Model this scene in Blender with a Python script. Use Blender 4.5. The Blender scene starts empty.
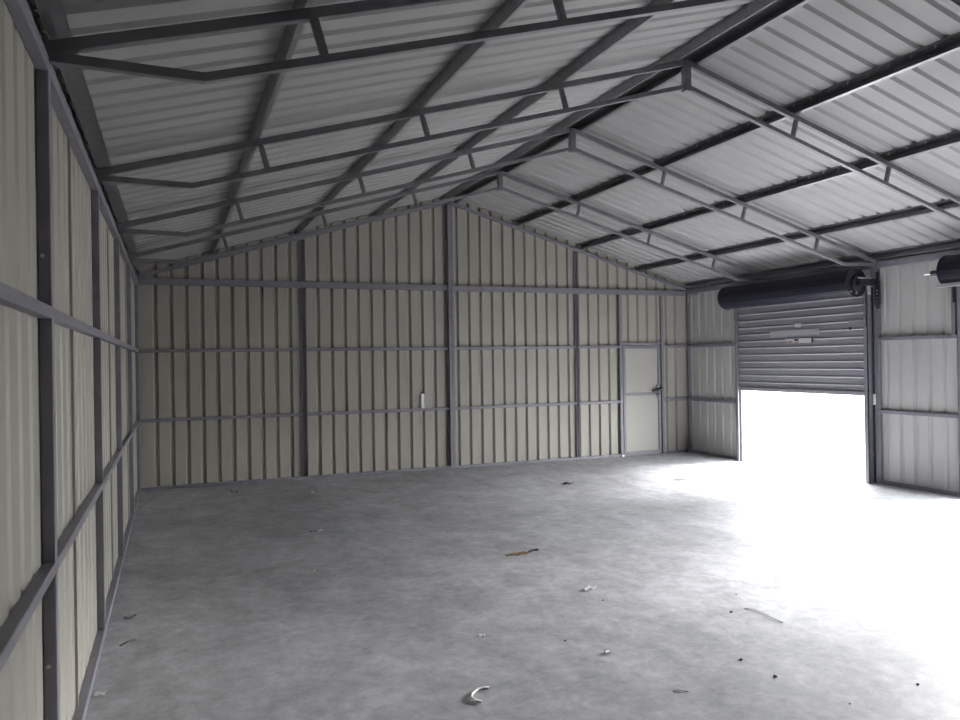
import bpy, bmesh, math, random
from mathutils import Vector, Matrix
rnd = random.Random(7)
S = bpy.context.scene
COL = S.collection
# ------------------------------------------------------------------ sizes (metres)
W = 9.484            # clear width between the side frames
HE = 3.0             # eave level
Z0, SL = 3.069, 0.287  # truss top-chord centre line: z = Z0 + SL * distance from side wall
MID = W / 2
YF = -12.9           # front wall, behind the camera
TRY = [-2.11, -4.19, -6.29, -8.49]    # truss lines
M = 0.046             # depth of the frame members
PITCH = 0.2098
def ztc(x):
    return Z0 + SL * (x if x <= MID else W - x)
CH = 0.025           # half height of the top chord
PH = 0.085           # purlin height
CA = math.cos(math.atan(SL)); SA = math.sin(math.atan(SL))
def zroof(x):        # underside of roof sheets
    return ztc(x) + (CH + PH) / CA + 0.002

# ------------------------------------------------------------------ materials
def mat(name, col, rough=0.5, metal=0.0, spec=0.5, noise=None, bump=None):
    m = bpy.data.materials.new(name); m.use_nodes = True
    nt = m.node_tree; b = nt.nodes['Principled BSDF']
    b.inputs['Base Color'].default_value = (*col, 1)
    b.inputs['Roughness'].default_value = rough
    b.inputs['Metallic'].default_value = metal
    b.inputs['Specular IOR Level'].default_value = spec
    tc = nt.nodes.new('ShaderNodeTexCoord')
    if noise:
        sc, amt = noise
        n = nt.nodes.new('ShaderNodeTexNoise'); n.inputs['Scale'].default_value = sc
        n.inputs['Detail'].default_value = 5
        nt.links.new(tc.outputs['Object'], n.inputs['Vector'])
        r = nt.nodes.new('ShaderNodeValToRGB')
        r.color_ramp.elements[0].position = 0.3; r.color_ramp.elements[1].position = 0.7
        r.color_ramp.elements[0].color = (*[c * (1 - amt) for c in col], 1)
        r.color_ramp.elements[1].color = (*[min(1, c * (1 + amt)) for c in col], 1)
        nt.links.new(n.outputs['Fac'], r.inputs['Fac'])
        nt.links.new(r.outputs['Color'], b.inputs['Base Color'])
    if bump:
        sc, st = bump
        n2 = nt.nodes.new('ShaderNodeTexNoise'); n2.inputs['Scale'].default_value = sc
        nt.links.new(tc.outputs['Object'], n2.inputs['Vector'])
        bp = nt.nodes.new('ShaderNodeBump'); bp.inputs['Strength'].default_value = st
        bp.inputs['Distance'].default_value = 0.01
        nt.links.new(n2.outputs['Fac'], bp.inputs['Height'])
        nt.links.new(bp.outputs['Normal'], b.inputs['Normal'])
    return m
m_steel = mat('frame steel', (0.205, 0.202, 0.232), 0.42, 0.0, 0.5, (14, 0.10))
m_truss = mat('truss steel', (0.21, 0.208, 0.222), 0.42, 0.35, 0.5, (14, 0.10))
m_purlin = mat('galvanised purlin', (0.30, 0.30, 0.315), 0.38, 0.85, 0.5, (20, 0.12))
m_wall = mat('beige wall sheet', (0.37, 0.353, 0.310), 0.45, 0.0, 0.4, (1.3, 0.035))
m_wallr = mat('grey beige sheet lightened for bounce', (0.46, 0.458, 0.448), 0.45, 0.0, 0.4, (1.3, 0.035))  # same sheet as the other walls, floor bounce light put into its lighter colour
m_front = mat('sheet darkened to cut bounce', (0.09, 0.09, 0.095), 0.5)  # unseen front wall coloured dark so less light bounces onto the posts
m_roof = mat('zinc roof sheet', (0.335, 0.332, 0.328), 0.5, 0.0, 0.4, (1.7, 0.04))
m_curtain = mat('roller curtain grey', (0.24, 0.24, 0.26), 0.45, 0.0, 0.5, (6, 0.05))
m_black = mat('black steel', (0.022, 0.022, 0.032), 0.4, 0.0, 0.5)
m_drum = mat('dark rolled curtain', (0.014, 0.014, 0.024), 0.5, 0.0, 0.25)
m_bright = mat('bright galvanised', (0.62, 0.62, 0.64), 0.3, 0.7)
m_doorp = mat('door sheet', (0.40, 0.39, 0.355), 0.5, 0.0, 0.4, (2, 0.03))
m_white = mat('white plastic', (0.80, 0.80, 0.78), 0.45)
m_offwhite = mat('pale paper', (0.92, 0.92, 0.90), 0.8)
m_label = mat('pale label', (0.37, 0.37, 0.385), 0.55)
m_label2 = mat('white tag', (0.5, 0.5, 0.5), 0.6)
m_red = mat('red print', (0.33, 0.10, 0.10), 0.6)
m_ink = mat('dark print', (0.03, 0.03, 0.05), 0.6)
m_leaf = mat('dry leaf', (0.42, 0.28, 0.15), 0.8, noise=(40, 0.4))
m_dleaf = mat('dark leaf', (0.11, 0.10, 0.09), 0.8, noise=(40, 0.4))
m_twig = mat('grey twig', (0.20, 0.19, 0.18), 0.9)
m_stone = mat('dark crumb', (0.06, 0.06, 0.06), 0.9)

def concrete(name, col, scale=1.0, rough=0.42):
    m = bpy.data.materials.new(name); m.use_nodes = True
    nt = m.node_tree; N = nt.nodes; L = nt.links; b = N['Principled BSDF']
    tc = N.new('ShaderNodeTexCoord')
    def noise(sc, det, rgh, stretch=None):
        n = N.new('ShaderNodeTexNoise'); n.inputs['Scale'].default_value = sc
        n.inputs['Detail'].default_value = det; n.inputs['Roughness'].default_value = rgh
        n.inputs['Distortion'].default_value = 0.4
        if stretch:
            mp = N.new('ShaderNodeMapping'); mp.inputs['Scale'].default_value = stretch
            mp.inputs['Rotation'].default_value = (0, 0, 0.35)
            L.new(tc.outputs['Object'], mp.inputs['Vector']); L.new(mp.outputs[0], n.inputs['Vector'])
        else:
            L.new(tc.outputs['Object'], n.inputs['Vector'])
        return n
    def ramp(n, p0, p1, a, c):
        r = N.new('ShaderNodeValToRGB'); r.color_ramp.elements[0].position = p0; r.color_ramp.elements[1].position = p1
        r.color_ramp.elements[0].color = (a, a, a, 1); r.color_ramp.elements[1].color = (c, c, c, 1)
        L.new(n.outputs['Fac'], r.inputs['Fac']); return r
    def mul(a, c):
        x = N.new('ShaderNodeMix'); x.data_type = 'RGBA'; x.blend_type = 'MULTIPLY'; x.inputs[0].default_value = 1
        L.new(a, x.inputs[6]); L.new(c, x.inputs[7]); return x.outputs[2]
    base = N.new('ShaderNodeRGB'); base.outputs[0].default_value = (*col, 1)
    big = ramp(noise(0.55 * scale, 6, 0.6), 0.34, 0.66, 0.74, 1.12)
    med = ramp(noise(2.2 * scale, 8, 0.7, (1.5, 1, 1)), 0.34, 0.66, 0.74, 1.12)
    fin = ramp(noise(9 * scale, 8, 0.75), 0.34, 0.66, 0.74, 1.12)
    c = mul(mul(mul(base.outputs[0], big.outputs[0]), med.outputs[0]), fin.outputs[0])
    L.new(c, b.inputs['Base Color'])
    rr = ramp(noise(1.7 * scale, 5, 0.6), 0.3, 0.7, rough - 0.08, rough + 0.12)
    L.new(rr.outputs[0], b.inputs['Roughness'])
    bp = N.new('ShaderNodeBump'); bp.inputs['Strength'].default_value = 0.12; bp.inputs['Distance'].default_value = 0.004
    L.new(noise(30 * scale, 6, 0.6).outputs['Fac'], bp.inputs['Height']); L.new(bp.outputs['Normal'], b.inputs['Normal'])
    b.inputs['Specular IOR Level'].default_value = 0.5
    return m
m_floor = concrete('concrete floor', (0.53, 0.535, 0.565), 1.0, 0.5)
m_ground = concrete('pale gravel yard', (0.20, 0.198, 0.193), 1.0, 0.9)

# ------------------------------------------------------------------ mesh helpers
def box(bm, x0, x1, y0, y1, z0, z1):
    x0, x1 = min(x0, x1), max(x0, x1); y0, y1 = min(y0, y1), max(y0, y1); z0, z1 = min(z0, z1), max(z0, z1)
    v = [bm.verts.new(p) for p in ((x0,y0,z0),(x1,y0,z0),(x1,y1,z0),(x0,y1,z0),(x0,y0,z1),(x1,y0,z1),(x1,y1,z1),(x0,y1,z1))]
    for f in ((3,2,1,0),(4,5,6,7),(0,1,5,4),(1,2,6,5),(2,3,7,6),(3,0,4,7)):
        bm.faces.new([v[i] for i in f])
def prism(bm, poly, mapf, a0, a1):
    """closed polygon (list of 2D) swept between a0 and a1 through mapf(u, v, a)"""
    A = [bm.verts.new(mapf(u, v, a0)) for u, v in poly]; B = [bm.verts.new(mapf(u, v, a1)) for u, v in poly]
    n = len(poly)
    for i in range(n):
        bm.faces.new([A[i], A[(i+1) % n], B[(i+1) % n], B[i]])
    bm.faces.new(A[::-1]); bm.faces.new(B)
def tube(bm, pts, r, seg=10, cap=True):
    pts = [Vector(p) for p in pts]; rings = []
    for i, p in enumerate(pts):
        d = (pts[min(i+1, len(pts)-1)] - pts[max(i-1, 0)]).normalized()
        ref = Vector((0, 0, 1)) if abs(d.z) < 0.9 else Vector((1, 0, 0))
        u = d.cross(ref).normalized(); w = d.cross(u)
        rr = r[i] if isinstance(r, (list, tuple)) else r
        rings.append([bm.verts.new(p + (u * math.cos(2*math.pi*k/seg) + w * math.sin(2*math.pi*k/seg)) * rr) for k in range(seg)])
    for a, b in zip(rings, rings[1:]):
        for k in range(seg):
            bm.faces.new([a[k], a[(k+1) % seg], b[(k+1) % seg], b[k]])
    if cap:
        bm.faces.new(rings[0][::-1]); bm.faces.new(rings[-1])
def bev(bm, off=0.004, seg=2):
    bmesh.ops.recalc_face_normals(bm, faces=bm.faces[:])
    es = [e for e in bm.edges if len(e.link_faces) == 2 and e.calc_face_angle(0) > 0.9]
    bmesh.ops.bevel(bm, geom=es, offset=off, segments=seg, profile=0.5, affect='EDGES')
def obj(name, bm, m, parent=None, origin=(0, 0, 0), smooth=False, recalc=True):
    if recalc: bmesh.ops.recalc_face_normals(bm, faces=bm.faces[:])
    o3 = Vector(origin)
    if parent is not None: o3 = Vector(parent.matrix_world.translation) if False else Vector(parent['_o'])
    bmesh.ops.translate(bm, verts=bm.verts[:], vec=-o3)
    me = bpy.data.meshes.new(name); bm.to_mesh(me); bm.free()
    me.materials.append(m)
    if smooth:
        for p in me.polygons: p.use_smooth = True
    o = bpy.data.objects.new(name, me); COL.objects.link(o)
    o['_o'] = tuple(o3)
    if parent is None: o.location = o3
    else: o.parent = parent
    return o
def tag(o, label, cat, group=None):
    o['label'] = label; o['category'] = cat
    if o.name.startswith('roller_door'): o['kind'] = 'thing'
    if group: o['group'] = group
    return o
def struct(o, label=None):
    o['kind'] = 'structure'
    if label: o['label'] = label
    return o
def empty(name, loc):
    o = bpy.data.objects.new(name, None); COL.objects.link(o); o.location = loc; o['_o'] = tuple(loc)
    o.empty_display_size = 0.1
    return o
def BM(): return bmesh.new()
def bar(name, x0, x1, y0, y1, z0, z1, label, cat, m=m_steel, group=None):
    bm = BM(); box(bm, x0, x1, y0, y1, z0, z1); bev(bm, 0.004)
    o = obj(name, bm, m, None, (min(x0, x1), max(y0, y1), min(z0, z1)))
    return tag(o, label, cat, group)

# ------------------------------------------------------------------ sheeting
GW, GB = 0.036, 0.014
def profile(t0, t1, centres, seams=(), GD=0.040):
    pts = [(t0, 0.0)]
    ev = sorted([(c, 'g') for c in centres] + [(s, 's') for s in seams])
    for c, k in ev:
        if k == 'g':
            if c - GW <= t0 + 0.002 or c + GW >= t1 - 0.002: continue
            pts += [(c - GW, 0), (c - GB, GD), (c + GB, GD), (c + GW, 0)]
        else:
            pts += [(c - 0.013, 0), (c - 0.012, -0.013), (c + 0.010, -0.013), (c + 0.013, 0)]
    pts.append((t1, 0.0))
    return pts
def split(pts, cuts):
    out = [pts[0]]
    for a, b in zip(pts, pts[1:]):
        for c in sorted(cuts):
            if a[0] + 1e-6 < c < b[0] - 1e-6:
                f = (c - a[0]) / (b[0] - a[0]); out.append((c, a[1] + f * (b[1] - a[1])))
        out.append(b)
    return out
def sheet(bm, pts, lo, hi, mp):
    for a, b in zip(pts, pts[1:]):
        mid = (a[0] + b[0]) / 2
        for z0, z1a, z1b in spans(a[0], b[0], mid, lo, hi):
            bm.faces.new([bm.verts.new(mp(*p)) for p in ((a[0], a[1], z0), (b[0], b[1], z0), (b[0], b[1], z1b), (a[0], a[1], z1a))])
def spans(ta, tb, mid, lo, hi):
    return [(lo(mid), hi(ta), hi(tb))]
def weld(bm): bmesh.ops.remove_doubles(bm, verts=bm.verts[:], dist=1e-5)

# back wall (gable), sheet face at y = M
rc = [0.217 + 0.2121 * k for k in range(22)] + [4.867 + 0.2085 * k for k in range(22)]
DX0, DX1, DZ = 8.06, 8.905, 2.04
pts = split(profile(-M, W + M, rc), [MID, DX0, DX1])
bm = BM()
sheet(bm, pts, lambda t: DZ if DX0 < t < DX1 else 0.0, lambda t: zroof(max(0, min(W, t))) + 0.02 - (0 if 0 <= t <= W else 0.017), lambda t, d, z: (t, M + d, z))
weld(bm); struct(obj('wall_back', bm, m_wall), 'corrugated beige gable wall at the far end')
# left wall
yl = [-0.12 - 0.2098 * k for k in range(61)]
seams = [-7.52 + 2.52 * k for k in range(-2, 3)]
pts = profile(YF, M, [y for y in yl if all(abs(y - s) > 0.05 for s in seams)], seams, 0.015)
bm = BM(); sheet(bm, pts, lambda t: 0.0, lambda t: zroof(0) + 0.005, lambda t, d, z: (-M - d, t, z))
weld(bm); struct(obj('wall_left', bm, m_wall), 'corrugated beige long wall on the left')
# right wall with two roller door openings
J1, J2, E1, E2 = -1.46, -4.11, -5.44, -8.06
OT = 2.57
pts = split(profile(YF, M, yl, (), 0.022), [J1, J2, E1, E2])
bm = BM()
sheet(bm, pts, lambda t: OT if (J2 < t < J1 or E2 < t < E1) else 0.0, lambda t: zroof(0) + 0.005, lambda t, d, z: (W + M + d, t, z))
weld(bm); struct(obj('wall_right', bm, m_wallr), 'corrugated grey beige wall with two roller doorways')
# front wall behind the camera
pts = split(profile(-M, W + M, rc), [MID])
bm = BM(); sheet(bm, pts, lambda t: 0.0, lambda t: zroof(max(0, min(W, t))) + 0.005, lambda t, d, z: (t, YF - d, z))
weld(bm); struct(obj('wall_front', bm, m_front), 'corrugated gable wall behind the viewer, darkened to cut bounce light')
# roof: ribs run down the slope
yr = [-7.865 + 0.2078 * k for k in range(-24, 40)]
pts = profile(YF - 0.15, 0.20, yr, (), 0.024)
bm = BM()
for side in (0, 1):
    for a, b in zip(pts, pts[1:]):
        def P(y, d, x):
            xx = x if side == 0 else W - x
            return (xx - (SA * d if side == 0 else -SA * d), y, Z0 + SL * x + (CH + PH) / CA + 0.002 + CA * d)
        bm.faces.new([bm.verts.new(p) for p in (P(*a, -0.14), P(*b, -0.14), P(*b, MID), P(*a, MID))])
weld(bm)
struct(obj('ceiling', bm, m_roof), 'underside of the ribbed zinc roof sheets')
# ridge capping seen in the gap between the sheets
bm = BM()
poly = [(-0.16, -0.16 * SL), (0, 0), (0.16, -0.16 * SL), (0.16, -0.16 * SL + 0.002), (0, 0.002), (-0.16, -0.16 * SL + 0.002)]
prism(bm, poly, lambda u, v, a: (MID + u, a, zroof(MID) + 0.045 + v), YF - 0.15, 0.20)
struct(obj('trim_1', bm, m_roof))
# floor slab and yard
bm = BM(); box(bm, -0.12, W + 0.12, YF - 0.1, 0.12, -0.15, 0.0)
struct(obj('floor', bm, m_floor), 'bare concrete slab')
bm = BM(); box(bm, -40, 90, -60, 60, -0.4, -0.16)
struct(obj('ground', bm, m_ground), 'pale yard outside the doorways')

# ------------------------------------------------------------------ frame: posts, girts, beams
ORD = ['first', 'second', 'third', 'fourth', 'fifth']
ZB, ZT = 0.055, 2.945       # top of base rail, underside of eave beam
G1, G2, GH = 1.0, 2.0, 0.024
def girt_z(g): return (g - GH, g + GH)
# left wall
bar('base_rail', -M, 0.0, YF, -0.0, 0.0, ZB, 'long steel base rail on the floor along the left wall', 'rail')
bar('eave_beam', -M, 0.0, YF, -0.0, ZT, 3.008, 'long steel eave beam along the top of the left wall', 'beam')
LY = [-0.035] + TRY + [-10.65]
LW = 0.030
for i, y in enumerate(LY[:-1]):
    bm = BM(); box(bm, -M, 0.0, y - LW, y + LW, ZB, ZT); bev(bm)
    p = obj('wall_post', bm, m_steel, None, (0, y, ZB))
    tag(p, ('grey steel corner post where left wall meets gable wall' if i == 0 else
        '%s grey steel post out from the far corner on the left wall' % ORD[i - 1] if i < 4 else 'nearest grey steel post on the left wall, with screw heads on its side'), 'post', 'posts of the left wall')
    if i == 4:
        for z in (2.22, 0.62):
            b2 = BM(); tube(b2, [(-0.03, y - LW, z), (-0.03, y - LW - 0.004, z)], [0.009, 0.007], 10)
            obj('screw_head', b2, m_bright, p)
bays = ['between the far corner and the first post', 'between the first and second posts from the far corner', 'between the second and third posts from the far corner', 'between the third and the nearest post', 'in front of the nearest post']
for i in range(5):
    a, b = LY[i] - LW, LY[i + 1] + LW
    for g, nm in ((G1, 'lower'), (G2, 'upper')):
        z0, z1 = girt_z(g)
        bar('wall_girt', -M, 0.0, b, a, z0, z1, '%s left wall girt %s' % (nm, bays[i]), 'girt', group='girts of the left wall')
# back wall
BX = [2.335, 4.742, 7.118]
bar('base_rail', 0.0, 8.0, 0.0, M, 0.0, 0.045, 'steel base rail along the gable wall, left of the door', 'rail')
bar('base_rail', 8.965, W, 0.0, M, 0.0, 0.045, 'short steel base rail between the door and the right corner', 'rail')
TB0, TB1 = 2.955, 3.05
bar('tie_beam', 0.0, 4.692, 0.0, M, TB0, TB1, 'level steel tie beam across gable wall, left of the middle post', 'beam', group='tie beams of the gable wall')
bar('tie_beam', 4.792, W, 0.0, M, TB0, TB1, 'level steel tie beam across gable wall, right of the middle post', 'beam', group='tie beams of the gable wall')
PW = 0.028
def gtop(x): return ztc(x) - CH / CA - 0.002
def channel(name, x, w, z0, z1, label, cat, group):
    """lipped channel, open side to the room"""
    t, lip = 0.003, 0.010
    po = [(-w, M), (w, M), (w, 0), (w - lip, 0), (w - lip, t), (w - t, t), (w - t, M - t), (-w + t, M - t), (-w + t, t), (-w + lip, t), (-w + lip, 0), (-w, 0)]
    bm = BM(); prism(bm, po, lambda u, v, a: (x + u, v, a), z0, z1)
    return tag(obj(name, bm, m_steel, None, (x, 0, z0)), label, cat, group)
for x, w, nm in ((2.325, 0.036, 'left of the middle post'), (7.118, 0.030, 'right of the middle post')):
    channel('wall_post', x, w, 0.045, TB0, 'slim dark gable wall post %s, below the tie beam' % nm, 'post', 'posts of the gable wall')
    channel('gable_stud', x, w, TB1, gtop(x) - 0.01, 'short dark gable stud %s, above the tie beam' % nm, 'stud', 'studs above the tie beam')
mp = empty('wall_post', (4.742, 0, 0.045))
tag(mp, 'tall double middle post of the gable wall up to the ridge', 'post', 'posts of the gable wall')
for a, b in ((4.694, 4.7405), (4.7435, 4.790)):
    bm = BM(); box(bm, a, b, -0.034, M, 0.045, gtop(a if a < 4.73 else b)); bev(bm, 0.005); obj('post_half', bm, m_steel, mp)
segs = [(0.0, 2.325 - 0.036, 'between the left corner and the first post'), (2.325 + 0.036, 4.692, 'between the left post and the middle post'),
        (4.792, 7.118 - 0.03, 'between the middle post and the right post'), (7.118 + 0.03, 8.0, 'between the right post and the door'), (8.965, W, 'between the door and the right corner')]
for a, b, nm in segs:
    for g, k in ((G1, 'lower'), (G2, 'upper')):
        z0, z1 = girt_z(g)
        bar('wall_girt', a, b, 0.0, M, z0, z1, '%s gable wall girt %s' % (k, nm), 'girt', group='girts of the gable wall')
# gable rafters
for s, nm in ((0, 'left'), (1, 'right')):
    bm = BM()
    def mp_(u, v, a, s=s):
        x = a + (-SA * v); z = Z0 + SL * a + CA * v
        return ((x if s == 0 else W - x), u, z)
    x_end = MID - 0.002
    poly = [(0.0, -CH), (M, -CH), (M, CH), (0.0, CH)]
    A = [bm.verts.new(mp_(u, v, 0.0)) for u, v in poly]
    B = []
    for u, v in poly:
        z = Z0 + SL * x_end + v / CA
        B.append(bm.verts.new((x_end if s == 0 else W - x_end, u, z)))
    for i in range(4): bm.faces.new([A[i], A[(i+1) % 4], B[(i+1) % 4], B[i]])
    bm.faces.new(A[::-1]); bm.faces.new(B); bev(bm)
    tag(obj('gable_rafter', bm, m_steel, None, (0 if s == 0 else W, 0, Z0)), 'sloping steel rafter on the %s half of the gable wall top' % nm, 'rafter')
# right wall
bar('eave_beam', W, W + M, YF, 0.0, 2.985, 3.075, 'long steel eave beam along the top of the right wall', 'beam')
RP = [(-0.035, 0.030, 'steel corner post where right wall meets gable wall', 2.985), (-4.168, 0.064, 'broad steel post between the two roller doors, beside the half open one', 2.985)]
for y, w, lb, zt in RP:
    bar('wall_post', W, W + M, y - w, y + w, 0.05, zt, lb, 'post', group='posts of the right wall')
bar('wall_post', W, W + M, J1, J1 + 0.07, 0.05, 2.985, 'steel door post on far side of the half open roller door', 'post', group='posts of the right wall')
bar('wall_post', W, W + M, E1, E1 + 0.06, 0.05, 2.985, 'steel door post on far side of the open doorway at right edge', 'post', group='posts of the right wall')
bar('wall_post', W, W + M, E2 - 0.06, E2, 0.05, 2.985, 'steel door post on near side of the open doorway at right edge', 'post', group='posts of the right wall')
bar('wall_stud', W, W + M, -5.33, -5.285, G2 + GH, 2.985, 'short stud above the upper girt beside the open doorway', 'stud')
bar('base_rail', W, W + M, J1, 0.0, 0.0, 0.05, 'steel base rail between the far corner and half open roller door', 'rail')
bar('base_rail', W, W + M, E1, -4.105, 0.0, 0.05, 'steel base rail between the two roller doors', 'rail')
bar('base_rail', W, W + M, YF, E2, 0.0, 0.05, 'steel base rail past the open doorway, nearest the viewer', 'rail')
for a, b, nm in ((-0.065, J1 + 0.07, 'between the far corner and the half open roller door'), (-4.232, E1 + 0.06, 'between the two roller doors')):
    for g, k in ((G1, 'lower'), (G2, 'upper')):
        z0, z1 = girt_z(g)
        bar('wall_girt', W, W + M, b, a, z0, z1, '%s right wall girt %s' % (k, nm), 'girt', group='girts of the right wall')

# ------------------------------------------------------------------ roof trusses
def bar2(bm, p, q, h, w, y):
    """bar in the plane y = const from p=(x,z) to q, height h, width w"""
    p, q = Vector(p), Vector(q); d = (q - p).normalized(); n = Vector((-d.y, d.x)) * h / 2
    poly = [p - n, q - n, q + n, p + n]
    prism(bm, [(c.x, c.y) for c in poly], lambda u, v, a: (u, a, v), y - w / 2, y + w / 2)
BOFF = 0.217
def zbc(x): return ztc(x) - BOFF
XB = 0.578; ZBEND = Z0 + SL * XB - BOFF
TL = ['nearest roof truss, resting over the left wall post with screw heads', 'second nearest roof truss, one bay beyond the nearest truss', 'third nearest roof truss, meeting the post between the two roller doors', 'farthest roof truss, just before the gable wall, ending over the half open roller door']
WX = [1.03, 2.24, 3.46]
for i, y in enumerate(TRY):
    t = empty('roof_truss', (MID, y, HE))
    tag(t, TL[3 - i], 'truss', 'steel roof trusses')
    tw = 0.042; t0_ = len(bpy.data.objects)
    for s in (0, 1):
        f = (lambda x: x) if s == 0 else (lambda x: W - x)
        XS = -0.045 if s == 0 else 0.0
        bm = BM(); bar2(bm, (f(XS), Z0 + SL * XS), (f(MID - 0.03), ztc(MID - 0.03)), 2 * CH, tw, y); bev(bm); obj('top_chord', bm, m_truss, t)
        bm = BM()
        # bottom chord: kinked strip of constant height
        h = 0.020
        px = [(XS, 3.033), (XB, ZBEND + 0.005), (MID - 0.03, zbc(MID - 0.03))]
        lo = [bm.verts.new((f(a), yy, z - h)) for yy in (y - tw / 2, y + tw / 2) for a, z in px]
        hi = [bm.verts.new((f(a), yy, z + h)) for yy in (y - tw / 2, y + tw / 2) for a, z in px]
        for k in (0, 1):
            bm.faces.new([lo[k], lo[k+1], hi[k+1], hi[k]]); bm.faces.new([lo[3+k], lo[4+k], hi[4+k], hi[3+k]])
            bm.faces.new([lo[k], lo[k+1], lo[4+k], lo[3+k]]); bm.faces.new([hi[k], hi[k+1], hi[4+k], hi[3+k]])
        bm.faces.new([lo[0], lo[3], hi[3], hi[0]]); bm.faces.new([lo[2], lo[5], hi[5], hi[2]])
        bev(bm, 0.003); obj('bottom_chord', bm, m_truss, t)
        for x in WX:
            dx = SA * (BOFF - 0.045)
            bm = BM(); bar2(bm, (f(x + 0.01), ztc(x + 0.01) - CH + 0.004), (f(x + 0.01 + dx), zbc(x + 0.01 + dx) + 0.016), 0.036, 0.036, y); bev(bm, 0.003); obj('web', bm, m_truss, t)
    bm = BM(); box(bm, MID - 0.034, MID + 0.034, y - 0.03, y + 0.03, zbc(MID) - 0.045, ztc(MID) + 0.012); bev(bm)
    obj('king_post', bm, m_truss, t)
    if i == 3: t.location.z -= 0.025

# ------------------------------------------------------------------ purlins (C sections)
def hat(x, side):
    """lipped C section, open towards the ridge; u up the slope, v normal to it"""
    bm = BM(); th = 0.003; b = 0.045; c = -0.010; h = PH; lip = 0.010
    po = [(-b, 0.004), (-b + 0.004, 0), (c, 0), (c, lip), (c - th, lip), (c - th, th), (-b + th, th), (-b + th, h - th), (b - th, h - th), (b - th, h - lip), (b, h - lip), (b, h), (-b, h)]
    def mp2(u, v, a):
        xx = x + CA * u - SA * (v + CH); zz = Z0 + SL * x + SA * u + CA * (v + CH) + 0.001
        return ((xx if side == 0 else W - xx), a, zz)
    prism(bm, po, mp2, YF, 0.052)
    return bm, mp2
PN = ['eave', 'lowest', 'middle', 'upper', 'ridge']
PXS = [0.044, 1.055, 2.285, 3.52, 4.66]
for side, sn in ((0, 'left'), (1, 'right')):
    for k, x in enumerate(PXS):
        bm, mp2 = hat(x, side)
        lb = {'eave': 'galvanised eave purlin at the foot of the %s roof slope', 'lowest': 'lowest intermediate purlin on the %s roof slope',
              'middle': 'middle intermediate purlin on the %s roof slope', 'upper': 'upper intermediate purlin on the %s roof slope', 'ridge': 'ridge purlin on the %s side of the ridge line'}[PN[k]] % sn
        o = obj('purlin', bm, m_purlin, None, mp2(0, 0, 0.052)); tag(o, lb, 'purlin', 'roof purlins')
        if side == 1 and k in (2, 3):
            first = None
            for yy in yr:
                yc = yy + PITCH / 2
                if not -8.6 < yc < -0.6: continue
                if k == 2 and yc < -7.2: continue
                p = Vector(mp2(0.018, PH - 0.002, yc))
                n = Vector((SA if side == 1 else -SA, 0, CA))
                if first is None:
                    b2 = BM(); tube(b2, [p, p - n * 0.018, p - n * 0.028], [0.008, 0.0075, 0.002], 8)
                    first = obj('screw_tip', b2, m_bright, o); p0 = p
                else:
                    c = first.copy(); COL.objects.link(c); c.parent = o; c.location = p - p0

# ------------------------------------------------------------------ personnel door in the gable wall
d = empty('door_1', (8.48, 0, 0)); struct(d, 'flat beige personnel door with grey steel frame in the gable wall')
for a, b in ((8.0, 8.058), (8.907, 8.965)):
    bm = BM(); box(bm, a, b, -0.002, M, 0.0, TB0 - 0.001); bev(bm); obj('jamb', bm, m_steel, d)
bm = BM(); box(bm, 8.059, 8.906, 0.0, M, 2.035, 2.08); bev(bm); obj('head', bm, m_steel, d)
L0, L1, B0, B1 = 8.075, 8.885, 0.03, 2.015
lf = BM()
for (a, b, c, e) in ((L0, L0 + 0.05, B0, B1), (L1 - 0.05, L1, B0, B1), (L0 + 0.05, L1 - 0.05, B0, B0 + 0.05), (L0 + 0.05, L1 - 0.05, B1 - 0.05, B1), (L0 + 0.05, L1 - 0.05, 1.10, 1.145)):
    box(lf, a, b, 0.006, 0.045, c, e)
leaf = obj('leaf_frame', lf, m_steel, d)
for c, e in ((B0 + 0.045, 1.105), (1.140, B1 - 0.045)):
    bm = BM(); box(bm, L0 + 0.045, L1 - 0.045, 0.030, 0.040, c, e); obj('panel', bm, m_doorp, d)
bm = BM(); box(bm, 8.792, 8.834, -0.004, 0.008, 1.05, 1.29); bev(bm, 0.003)
pl = obj('lock_plate', bm, m_steel, d)
bm = BM(); tube(bm, [(8.813, -0.002, 1.20), (8.813, -0.05, 1.20), (8.800, -0.055, 1.197), (8.66, -0.055, 1.188)], 0.021, 10); obj('handle', bm, m_black, pl, smooth=True)
bm = BM(); tube(bm, [(8.813, -0.004, 1.12), (8.813, -0.025, 1.12)], 0.016, 12); obj('lock_cylinder', bm, m_black, pl)
bm = BM(); box(bm, 8.85, 8.93, -0.014, -0.001, 1.215, 1.24); tube(bm, [(8.875, -0.012, 1.228), (8.875, -0.012, 1.29)], 0.007, 8); obj('slide_bolt', bm, m_black, d)
bm = BM()
for a, b, c, e in ((8.058, 8.10, 0.0, 2.035), (8.865, 8.907, 0.0, 2.035), (8.10, 8.865, 1.985, 2.035), (8.10, 8.865, 0.0, 0.06)): box(bm, a, b, 0.046, 0.059, c, e)
obj('leak_stop', bm, m_steel, d)  # unseen strips added behind the leaf to block daylight leaks
for z in (0.25, 1.0, 1.8):
    bm = BM(); tube(bm, [(8.066, -0.006, z), (8.066, -0.006, z + 0.09)], 0.008, 8); obj('hinge', bm, m_steel, d)
bm = BM(); box(bm, 8.0, 8.05, -0.035, -0.003, 0.0, 0.03); bev(bm, 0.003); obj('floor_bracket', bm, m_bright, d)

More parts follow.
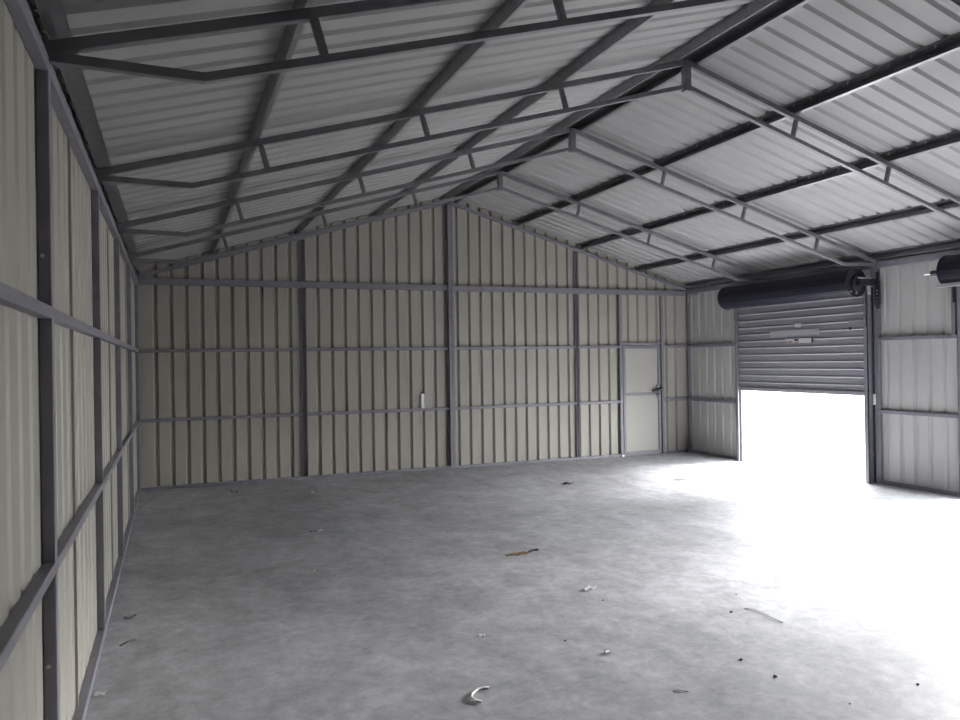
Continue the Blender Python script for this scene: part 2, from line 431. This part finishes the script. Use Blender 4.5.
# white slim box standing on the lower girt
bx = empty('wall_box', (4.232, 0.025, G1 + GH)); tag(bx, 'small slim white box standing on the lower gable wall girt left of middle post', 'box')
bm = BM(); box(bm, 4.205, 4.262, 0.006, M - 0.002, G1 + GH, 1.262); bev(bm, 0.005, 3); obj('body', bm, m_white, bx)
bm = BM(); box(bm, 4.211, 4.256, 0.004, 0.012, 1.16, 1.255); bev(bm, 0.003); obj('cover', bm, m_white, bx)
bm = BM(); tube(bm, [(4.230, 0.035, 1.26), (4.230, 0.035, 1.285), (4.226, 0.04, 1.296)], 0.012, 8); obj('dark_cap', bm, m_black, bx)  # dark cap at the top of the box

# ------------------------------------------------------------------ roller doors
def ripple_roll(bm, cx, cz, r, y0, y1, n=168):
    rings = []
    for y in (y0, y1):
        ring = []
        for k in range(n):
            a = 2 * math.pi * k / n
            rr = r + 0.0035 * (1 if (k % 14) in (0, 1, 2) else 0)
            ring.append(bm.verts.new((cx + rr * math.cos(a), y, cz + rr * math.sin(a))))
        rings.append(ring)
    for k in range(n):
        bm.faces.new([rings[0][k], rings[0][(k+1) % n], rings[1][(k+1) % n], rings[1][k]])
    bm.faces.new(rings[0]); bm.faces.new(rings[1][::-1])
def disc(bm, cx, cz, r, y0, y1, seg=48):
    A = [bm.verts.new((cx + r * math.cos(2*math.pi*k/seg), y0, cz + r * math.sin(2*math.pi*k/seg))) for k in range(seg)]
    B = [bm.verts.new((cx + r * math.cos(2*math.pi*k/seg), y1, cz + r * math.sin(2*math.pi*k/seg))) for k in range(seg)]
    for k in range(seg): bm.faces.new([A[k], A[(k+1) % seg], B[(k+1) % seg], B[k]])
    bm.faces.new(A); bm.faces.new(B[::-1])
def roller(yf, yn, zbot, label, gear):
    """yf far side, yn near side of the opening"""
    cx, cz, r = 9.205, 2.785, 0.185
    t = empty('roller_door', (9.40, (yf + yn) / 2, 0)); tag(t, label, 'door')
    # curtain: horizontal slats
    xc = 9.405; bm = BM(); st = 0.1135
    zs = []; z = zbot + 0.05
    prof = [(0.0, 0.013), (0.078, 0.013), (0.093, 0.0), (0.099, 0.0), (0.1135, 0.013)]
    pts = []
    zz = zbot + 0.05
    while zz < cz - 0.01:
        for dz, dx in prof[:-1]: pts.append((zz + dz, dx))
        zz += st
    pts.append((zz, 0.013))
    y0, y1 = yn - 0.01, yf + 0.01
    poly = [(x_, z_) for z_, x_ in pts] + [(x_ + 0.002, z_) for z_, x_ in reversed(pts)]
    A = [bm.verts.new((xc + u, y0, v)) for u, v in poly]; B = [bm.verts.new((xc + u, y1, v)) for u, v in poly]
    n = len(poly)
    for i in range(n): bm.faces.new([A[i], A[(i+1) % n], B[(i+1) % n], B[i]])
    cur = obj('curtain', bm, m_curtain, t)
    bm = BM(); box(bm, xc - 0.014, xc + 0.022, y0 - 0.0, y1 + 0.0, zbot, zbot + 0.054); bev(bm, 0.003); obj('bottom_rail', bm, m_curtain if gear else m_bright, t)
    for yy, o_ in ((yf, 1), (yn, -1)):   # guides, mounted on the door posts
        g = BM()
        a, b = (yy - 0.035, yy + 0.030) if o_ == 1 else (yy - 0.030, yy + 0.035)
        box(g, 9.375, 9.390, a, b, 0.0, 2.62); box(g, 9.440, 9.455, a, b, 0.0, 2.62)
        if o_ == 1: box(g, 9.375, 9.455, yy + 0.022, yy + 0.030, 0.0, 2.62)
        else: box(g, 9.375, 9.455, yy - 0.030, yy - 0.022, 0.0, 2.62)
        obj('guide', g, m_steel, t)
        yc = yy + (0.02 if o_ == 1 else -0.02)
        for zc in (0.4, 1.2, 2.0, 2.5):
            g = BM(); box(g, 9.455, W - 0.001, yc - 0.02, yc + 0.02, zc - 0.03, zc + 0.03); obj('guide_cleat', g, m_steel, t)
    ye0, ye1 = yn + 0.0, yf + 0.0
    roll = BM(); ripple_roll(roll, cx, cz, r, ye0, ye1); rl = obj('curtain_roll', roll, m_drum, t)
    for yy, sgn in ((ye1, 1), (ye0, -1)):
        bm = BM(); disc(bm, cx, cz, r + 0.012, yy, yy + 0.012 * sgn); disc(bm, cx, cz, 0.055, yy + 0.012 * sgn, yy + 0.045 * sgn, 24); dw = obj('drum_wheel', bm, m_black, t)
    bm = BM(); tube(bm, [(cx, ye1 + 0.01, cz), (cx, ye1 + (0.17 if gear else 0.32), cz)], 0.014, 12); obj('axle', bm, m_bright, t)
    if not gear:
        bm = BM(); tube(bm, [(cx, ye1 + 0.13, cz), (cx, ye1 + 0.22, cz)], 0.034, 14); obj('axle_collar', bm, m_black, t)
    # wall brackets at the two ends
    for yy in (yf + 0.125, yn - 0.125):
        bm = BM()
        box(bm, W - 0.012, W - 0.001, yy - 0.025, yy + 0.025, 2.42, 2.93)
        box(bm, cx - 0.03, W - 0.012, yy + 0.058 if yy > (yf+yn)/2 else yy - 0.006, yy + 0.064 if yy > (yf+yn)/2 else yy, cz - 0.045, cz + 0.03) if False else None
        obj('bracket', bm, m_black, t)
    return t, xc, cx, cz, r
t1, xc, cx, cz, r = roller(-1.485, -4.105, 1.215, 'grey slatted roller door hanging half open under its dark roll', True)
# curtain markings and fittings
def pad(name, y0, y1, z0, z1, m, par, x=None, th=0.002):
    x = xc - 0.001 if x is None else x
    bm = BM(); box(bm, x - th, x, y0, y1, z0, z1); return obj(name, bm, m, par)
st = pad('sticker', -3.27, -2.25, 2.085, 2.19, m_label, t1)
bm = BM()
for k in range(34):
    y = -2.62 - k * 0.0185
    box(bm, xc - 0.0036, xc - 0.003, y - 0.011, y, 2.088, 2.098 + 0.006 * (k % 3))
obj('lettering', bm, m_steel, st)
tg = pad('tag', -2.91, -2.79, 2.225, 2.288, m_label2, t1)
lab = pad('label', -3.11, -2.58, 1.985, 2.055, m_label2, t1, th=0.0022)
bm = BM()
for (a, b, z0, z1) in ((-2.60, -2.585, 1.99, 2.02), (-2.63, -2.605, 1.99, 2.03), (-2.675, -2.645, 1.99, 2.022), (-2.745, -2.70, 1.992, 2.012), (-2.86, -2.775, 1.988, 2.003)):
    box(bm, xc - 0.0042, xc - 0.0034, a, b, z0, z1)
obj('red_print', bm, m_red, lab)
bm = BM()
for (a, b, z0, z1) in ((-2.70, -2.685, 1.99, 2.03), (-2.86, -2.77, 2.015, 2.048), (-3.15, -3.112, 1.985, 2.055)):
    box(bm, xc - 0.0042, xc - 0.0034, a, b, z0, z1)
obj('dark_print', bm, m_ink, lab)
bm = BM(); disc(bm, 0, 0, 0.02, -0.012, 0.0, 16)
for v in bm.verts: v.co = Vector((xc - 0.002 + v.co.y, -3.83 + v.co.x, 2.165 + v.co.z))
obj('lock_barrel', bm, m_black, t1)
bm = BM(); box(bm, xc - 0.006, xc - 0.001, -4.02, -3.80, 2.215, 2.29); bev(bm, 0.002); obj('lock_plate', bm, m_curtain, t1)
# near-end fittings: chain wheel, cover, bracket arm, hand chain
bm = BM(); disc(bm, cx, cz - 0.02, 0.115, -4.150, -4.170, 36); disc(bm, cx, cz - 0.02, 0.05, -4.117, -4.150, 24); obj('chain_wheel', bm, m_black, t1)
bm = BM(); box(bm, 9.16, W - 0.001, -4.215, -4.180, 2.74, 2.83); bev(bm, 0.004); obj('bracket_arm', bm, m_black, t1)
bm = BM(); tube(bm, [(9.15, -4.20, 2.842), (9.40, -4.20, 2.842)], 0.010, 10); obj('axle_rod', bm, m_bright, t1)
bm = BM(); box(bm, W - 0.035, W - 0.002, -4.275, -4.20, 2.47, 2.80); bev(bm, 0.004); ob = obj('gear_box', bm, m_black, t1)
for zc in (2.52, 2.57, 2.62, 2.67):
    bm = BM(); tube(bm, [(W - 0.037, -4.245, zc), (W - 0.044, -4.245, zc)], 0.010, 8); obj('bolt', bm, m_bright, ob)
bm = BM(); tube(bm, [(9.10, -4.118, 2.66), (9.10, -4.130, 2.66)], 0.012, 10)
tube(bm, [(9.20, -4.118, 2.64), (9.20, -4.130, 2.64)], 0.012, 10); obj('stop_bolt', bm, m_bright, t1)
bm = BM()
for k in range(26):     # beaded hand chain: two strands joined at the bottom
    z = 2.68 - 0.019 * k
    for dx in (0.0, 0.022):
        tube(bm, [(9.325 + dx, -4.16, z), (9.325 + dx, -4.16, z - 0.013)], 0.0055, 6)
tube(bm, [(9.325, -4.16, 2.19), (9.329, -4.16, 2.178), (9.336, -4.16, 2.174), (9.343, -4.16, 2.178), (9.347, -4.16, 2.19)], 0.0045, 6)
obj('hand_chain', bm, m_black, t1)
bm = BM(); box(bm, 9.456, W - 0.001, -4.150, -4.136, 0.0, 2.72); obj('guide_gap_shade', bm, m_black, t1)  # black strip added as the shade in the gap between guide and post
bm = BM(); box(bm, 9.455, W - 0.001, -4.170, -4.142, 1.09, 1.24); bev(bm, 0.003); obj('chain_keeper', bm, m_white, t1)
t2, *_ = roller(E1 - 0.025, E2 + 0.025, 2.40, 'rolled up dark roller door above the open doorway at right edge', False)
bm = BM(); box(bm, 9.05, 9.09, E2, E1 + 0.02, 2.585, 2.628); bev(bm, 0.004); obj('stop_bar', bm, m_bright, t2)

# ------------------------------------------------------------------ litter on the slab
def scrap(name, x, y, w, dpt, m, label, cat, rot=0.0, h=0.012, n=4):
    if name == 'paper_scrap': w *= 1.35; dpt *= 1.5; h *= 1.3
    bm = BM()
    g = {}
    for i in range(n + 1):
        for j in range(3):
            u, v = i / n - 0.5, j / 2 - 0.5
            taper = 1 - 1.5 * abs(u) ** 1.6
            px, py = u * w, v * dpt * taper
            z = 0.003 + h * (0.5 + 0.5 * math.sin(i * 2.1 + j * 1.3 + x * 9)) * (0.4 + abs(v))
            c, s_ = math.cos(rot), math.sin(rot)
            g[i, j] = bm.verts.new((x + px * c - py * s_, y + px * s_ + py * c, z))
    for i in range(n):
        for j in range(2):
            bm.faces.new([g[i, j], g[i+1, j], g[i+1, j+1], g[i, j+1]])
    r_ = bmesh.ops.solidify(bm, geom=bm.faces[:], thickness=0.002)
    o = obj(name, bm, m, None, (x, y, 0), smooth=True)
    lowest = min(v.co.z for v in o.data.vertices)
    for v in o.data.vertices: v.co.z -= lowest
    return tag(o, label, cat)
def strand(name, pts, r, m, label, cat):
    bm = BM(); tube(bm, [(a, b, c + r) for a, b, c in pts], r, 6)
    return tag(obj(name, bm, m, None, (pts[0][0], pts[0][1], 0), smooth=True), label, cat)
def pebble(x, y, s, label):
    bm = BM(); bmesh.ops.create_icosphere(bm, subdivisions=2, radius=s)
    for v in bm.verts:
        v.co *= 0.8 + 0.35 * rnd.random(); v.co.z *= 0.6
        v.co += Vector((x, y, s * 0.5))
    o = obj('crumb', bm, m_stone, None, (x, y, 0), smooth=True)
    return tag(o, label, 'crumb')
lf = empty('dry_leaf', (3.4, -5.5, 0)); tag(lf, 'long brown dry leaf lying alone on the middle of the floor', 'leaf')
o = scrap('blade', 3.37, -5.52, 0.27, 0.09, m_leaf, '', '', 0.12, 0.008, 8); 
def adopt(o, p):
    loc = Vector(o.location) - Vector(p['_o']); o.parent = p; o.location = loc
    for k in ('label', 'category', 'kind'):
        if k in o: del o[k]
adopt(o, lf)
bm = BM(); tube(bm, [(3.48, -5.50, 0.008), (3.54, -5.49, 0.012), (3.585, -5.49, 0.01)], [0.006, 0.007, 0.012], 6); obj('stalk', bm, m_dleaf, lf)
strand('plastic_strip', [(1.905, -8.215, 0.0), (1.878, -8.19, 0.001), (1.874, -8.15, 0.003), (1.89, -8.115, 0.003), (1.917, -8.09, 0.002), (1.945, -8.068, 0.002), (1.975, -8.064, 0.001), (2.007, -8.073, 0.0)], 0.0065, m_offwhite, 'curled white plastic strip on the floor at the bottom centre', 'strip')
scrap('paper_scrap', 2.86, -7.90, 0.045, 0.03, m_offwhite, 'small folded white scrap right of the curled white strip', 'scrap', 0.2, 0.016)
scrap('paper_scrap', 2.272, -7.32, 0.035, 0.03, m_offwhite, 'tiny pale scrap on the floor straight behind the curled white strip', 'scrap', 1.0, 0.012)
scrap('paper_scrap', 3.41, -6.74, 0.085, 0.05, m_offwhite, 'curled white scrap on the floor in front of the brown leaf', 'scrap', 0.35, 0.02)
scrap('dark_leaf', 5.66, -2.25, 0.20, 0.10, m_dleaf, 'dark curled leaf on the floor in front of the gable wall right half', 'leaf', 0.1, 0.03)
scrap('dark_leaf', 7.286, -2.68, 0.22, 0.10, m_dleaf, 'flat dark leaf on the bright floor near the half open roller door', 'leaf', 0.0, 0.01)
scrap('paper_scrap', 0.125, -5.95, 0.07, 0.05, m_white, 'white scrap on the floor beside the left wall base rail', 'scrap', 0.6, 0.025)
strand('twig', [(0.10, -6.54, 0), (0.14, -6.51, 0.008), (0.185, -6.47, 0.004)], 0.006, m_dleaf, 'short dark twig on the floor near the left wall', 'twig')
scrap('paper_scrap', 0.045, -7.28, 0.05, 0.04, m_offwhite, 'pale scrap against the left base rail, nearest the viewer', 'scrap', 0.9, 0.015)
scrap('paper_scrap', 1.26, -0.74, 0.13, 0.10, m_offwhite, 'white scrap on the floor before the gable wall, near left corner', 'scrap', 0.3, 0.03)
scrap('paper_scrap', 2.235, -1.30, 0.06, 0.07, m_offwhite, 'small white scrap on the floor below the left gable post', 'scrap', 1.2, 0.03)
scrap('paper_scrap', 1.87, -3.73, 0.05, 0.05, m_offwhite, 'small pale scrap halfway back on the left half of the floor', 'scrap', 0.2, 0.012)
scrap('dark_leaf', 1.80, -3.74, 0.09, 0.05, m_dleaf, 'small dark leaf beside the pale scrap on the left half of floor', 'leaf', 0.1, 0.012)
scrap('paper_scrap', 1.545, -5.30, 0.05, 0.05, m_offwhite, 'small white scrap on the floor at left, level with the brown leaf', 'scrap', 0.7, 0.016)
strand('twig', [(2.90, -8.50, 0), (2.93, -8.525, 0.003), (2.965, -8.54, 0.0)], 0.0022, m_dleaf, 'thin straight twig on the floor near the bottom right of centre', 'twig')
strand('twig', [(4.165, -7.60, 0), (4.21, -7.645, 0.004), (4.215, -7.74, 0.002), (4.19, -7.83, 0.005), (4.20, -7.93, 0.0)], 0.0022, m_twig, 'long thin bent twig on the bright floor at lower right', 'twig')
scrap('dark_leaf', 4.03, -7.62, 0.035, 0.022, m_stone, 'tiny grey leaf left of the long bent twig', 'leaf', 0.5, 0.008)
pebble(3.513, -8.315, 0.0095, 'round dark crumb left of the nearest crumbs on the lower right floor')
pebble(3.519, -8.582, 0.0105, 'larger dark crumb in the middle of the lower right floor crumbs')
pebble(4.14, -8.97, 0.0075, 'dark crumb nearest the lower right corner of the floor')
pebble(3.62, -8.995, 0.006, 'small dark crumb at the bottom edge of the floor')
pebble(2.72, -7.62, 0.007, 'small dark crumb behind the folded white scrap')
pebble(3.36, -7.02, 0.007, 'small dark crumb in front of the curled white scrap')
pebble(4.33, -7.32, 0.006, 'tiny dark crumb on the bright floor behind the bent twig')

# ------------------------------------------------------------------ daylight
w = bpy.data.worlds.new('overcast sky'); S.world = w; w.use_nodes = True
bg = w.node_tree.nodes['Background']; bg.inputs['Color'].default_value = (0.96, 0.98, 1.0, 1); bg.inputs['Strength'].default_value = 1.0

sun = bpy.data.lights.new('hazy sun', 'SUN'); so = bpy.data.objects.new('hazy sun', sun); COL.objects.link(so)
sun.energy = 2.45; sun.angle = math.radians(46); sun.color = (1.0, 0.99, 0.98)
el, az = math.radians(31), math.radians(9)
sd = Vector((-math.cos(el) * math.cos(az), -math.cos(el) * math.sin(az), -math.sin(el)))
so.rotation_euler = sd.to_track_quat('-Z', 'Y').to_euler(); so.location = (16, 0, 9)
# ------------------------------------------------------------------ camera
yw, pt, rl = 0.3847, 0.0011, -0.0154
cy, sy = math.cos(yw), math.sin(yw)
F = Vector((sy * math.cos(pt), cy * math.cos(pt), math.sin(pt))); R0 = Vector((cy, -sy, 0)); U0 = R0.cross(F)
R = R0 * math.cos(rl) + U0 * math.sin(rl); U = U0 * math.cos(rl) - R0 * math.sin(rl)
cam = bpy.data.cameras.new('camera'); co = bpy.data.objects.new('camera', cam); COL.objects.link(co)
mw = Matrix(((R.x, U.x, -F.x, 0.4311), (R.y, U.y, -F.y, -11.9058), (R.z, U.z, -F.z, 1.7848), (0, 0, 0, 1)))
co.matrix_world = mw
cam.sensor_width = 36; cam.lens = 761.4366 / 960 * 36; cam.clip_start = 0.05; cam.clip_end = 500
S.camera = co
for o in bpy.data.objects:
    if '_o' in o: del o['_o']
S.view_settings.view_transform = 'Standard'; S.view_settings.look = 'None'; S.view_settings.gamma = 1
S.view_settings.use_curve_mapping = False
S.view_settings.exposure = 4.27
S.cycles.max_bounces = 16; S.cycles.diffuse_bounces = 10; S.cycles.glossy_bounces = 6
S.cycles.use_denoising = True
S.cycles.sample_clamp_indirect = 0
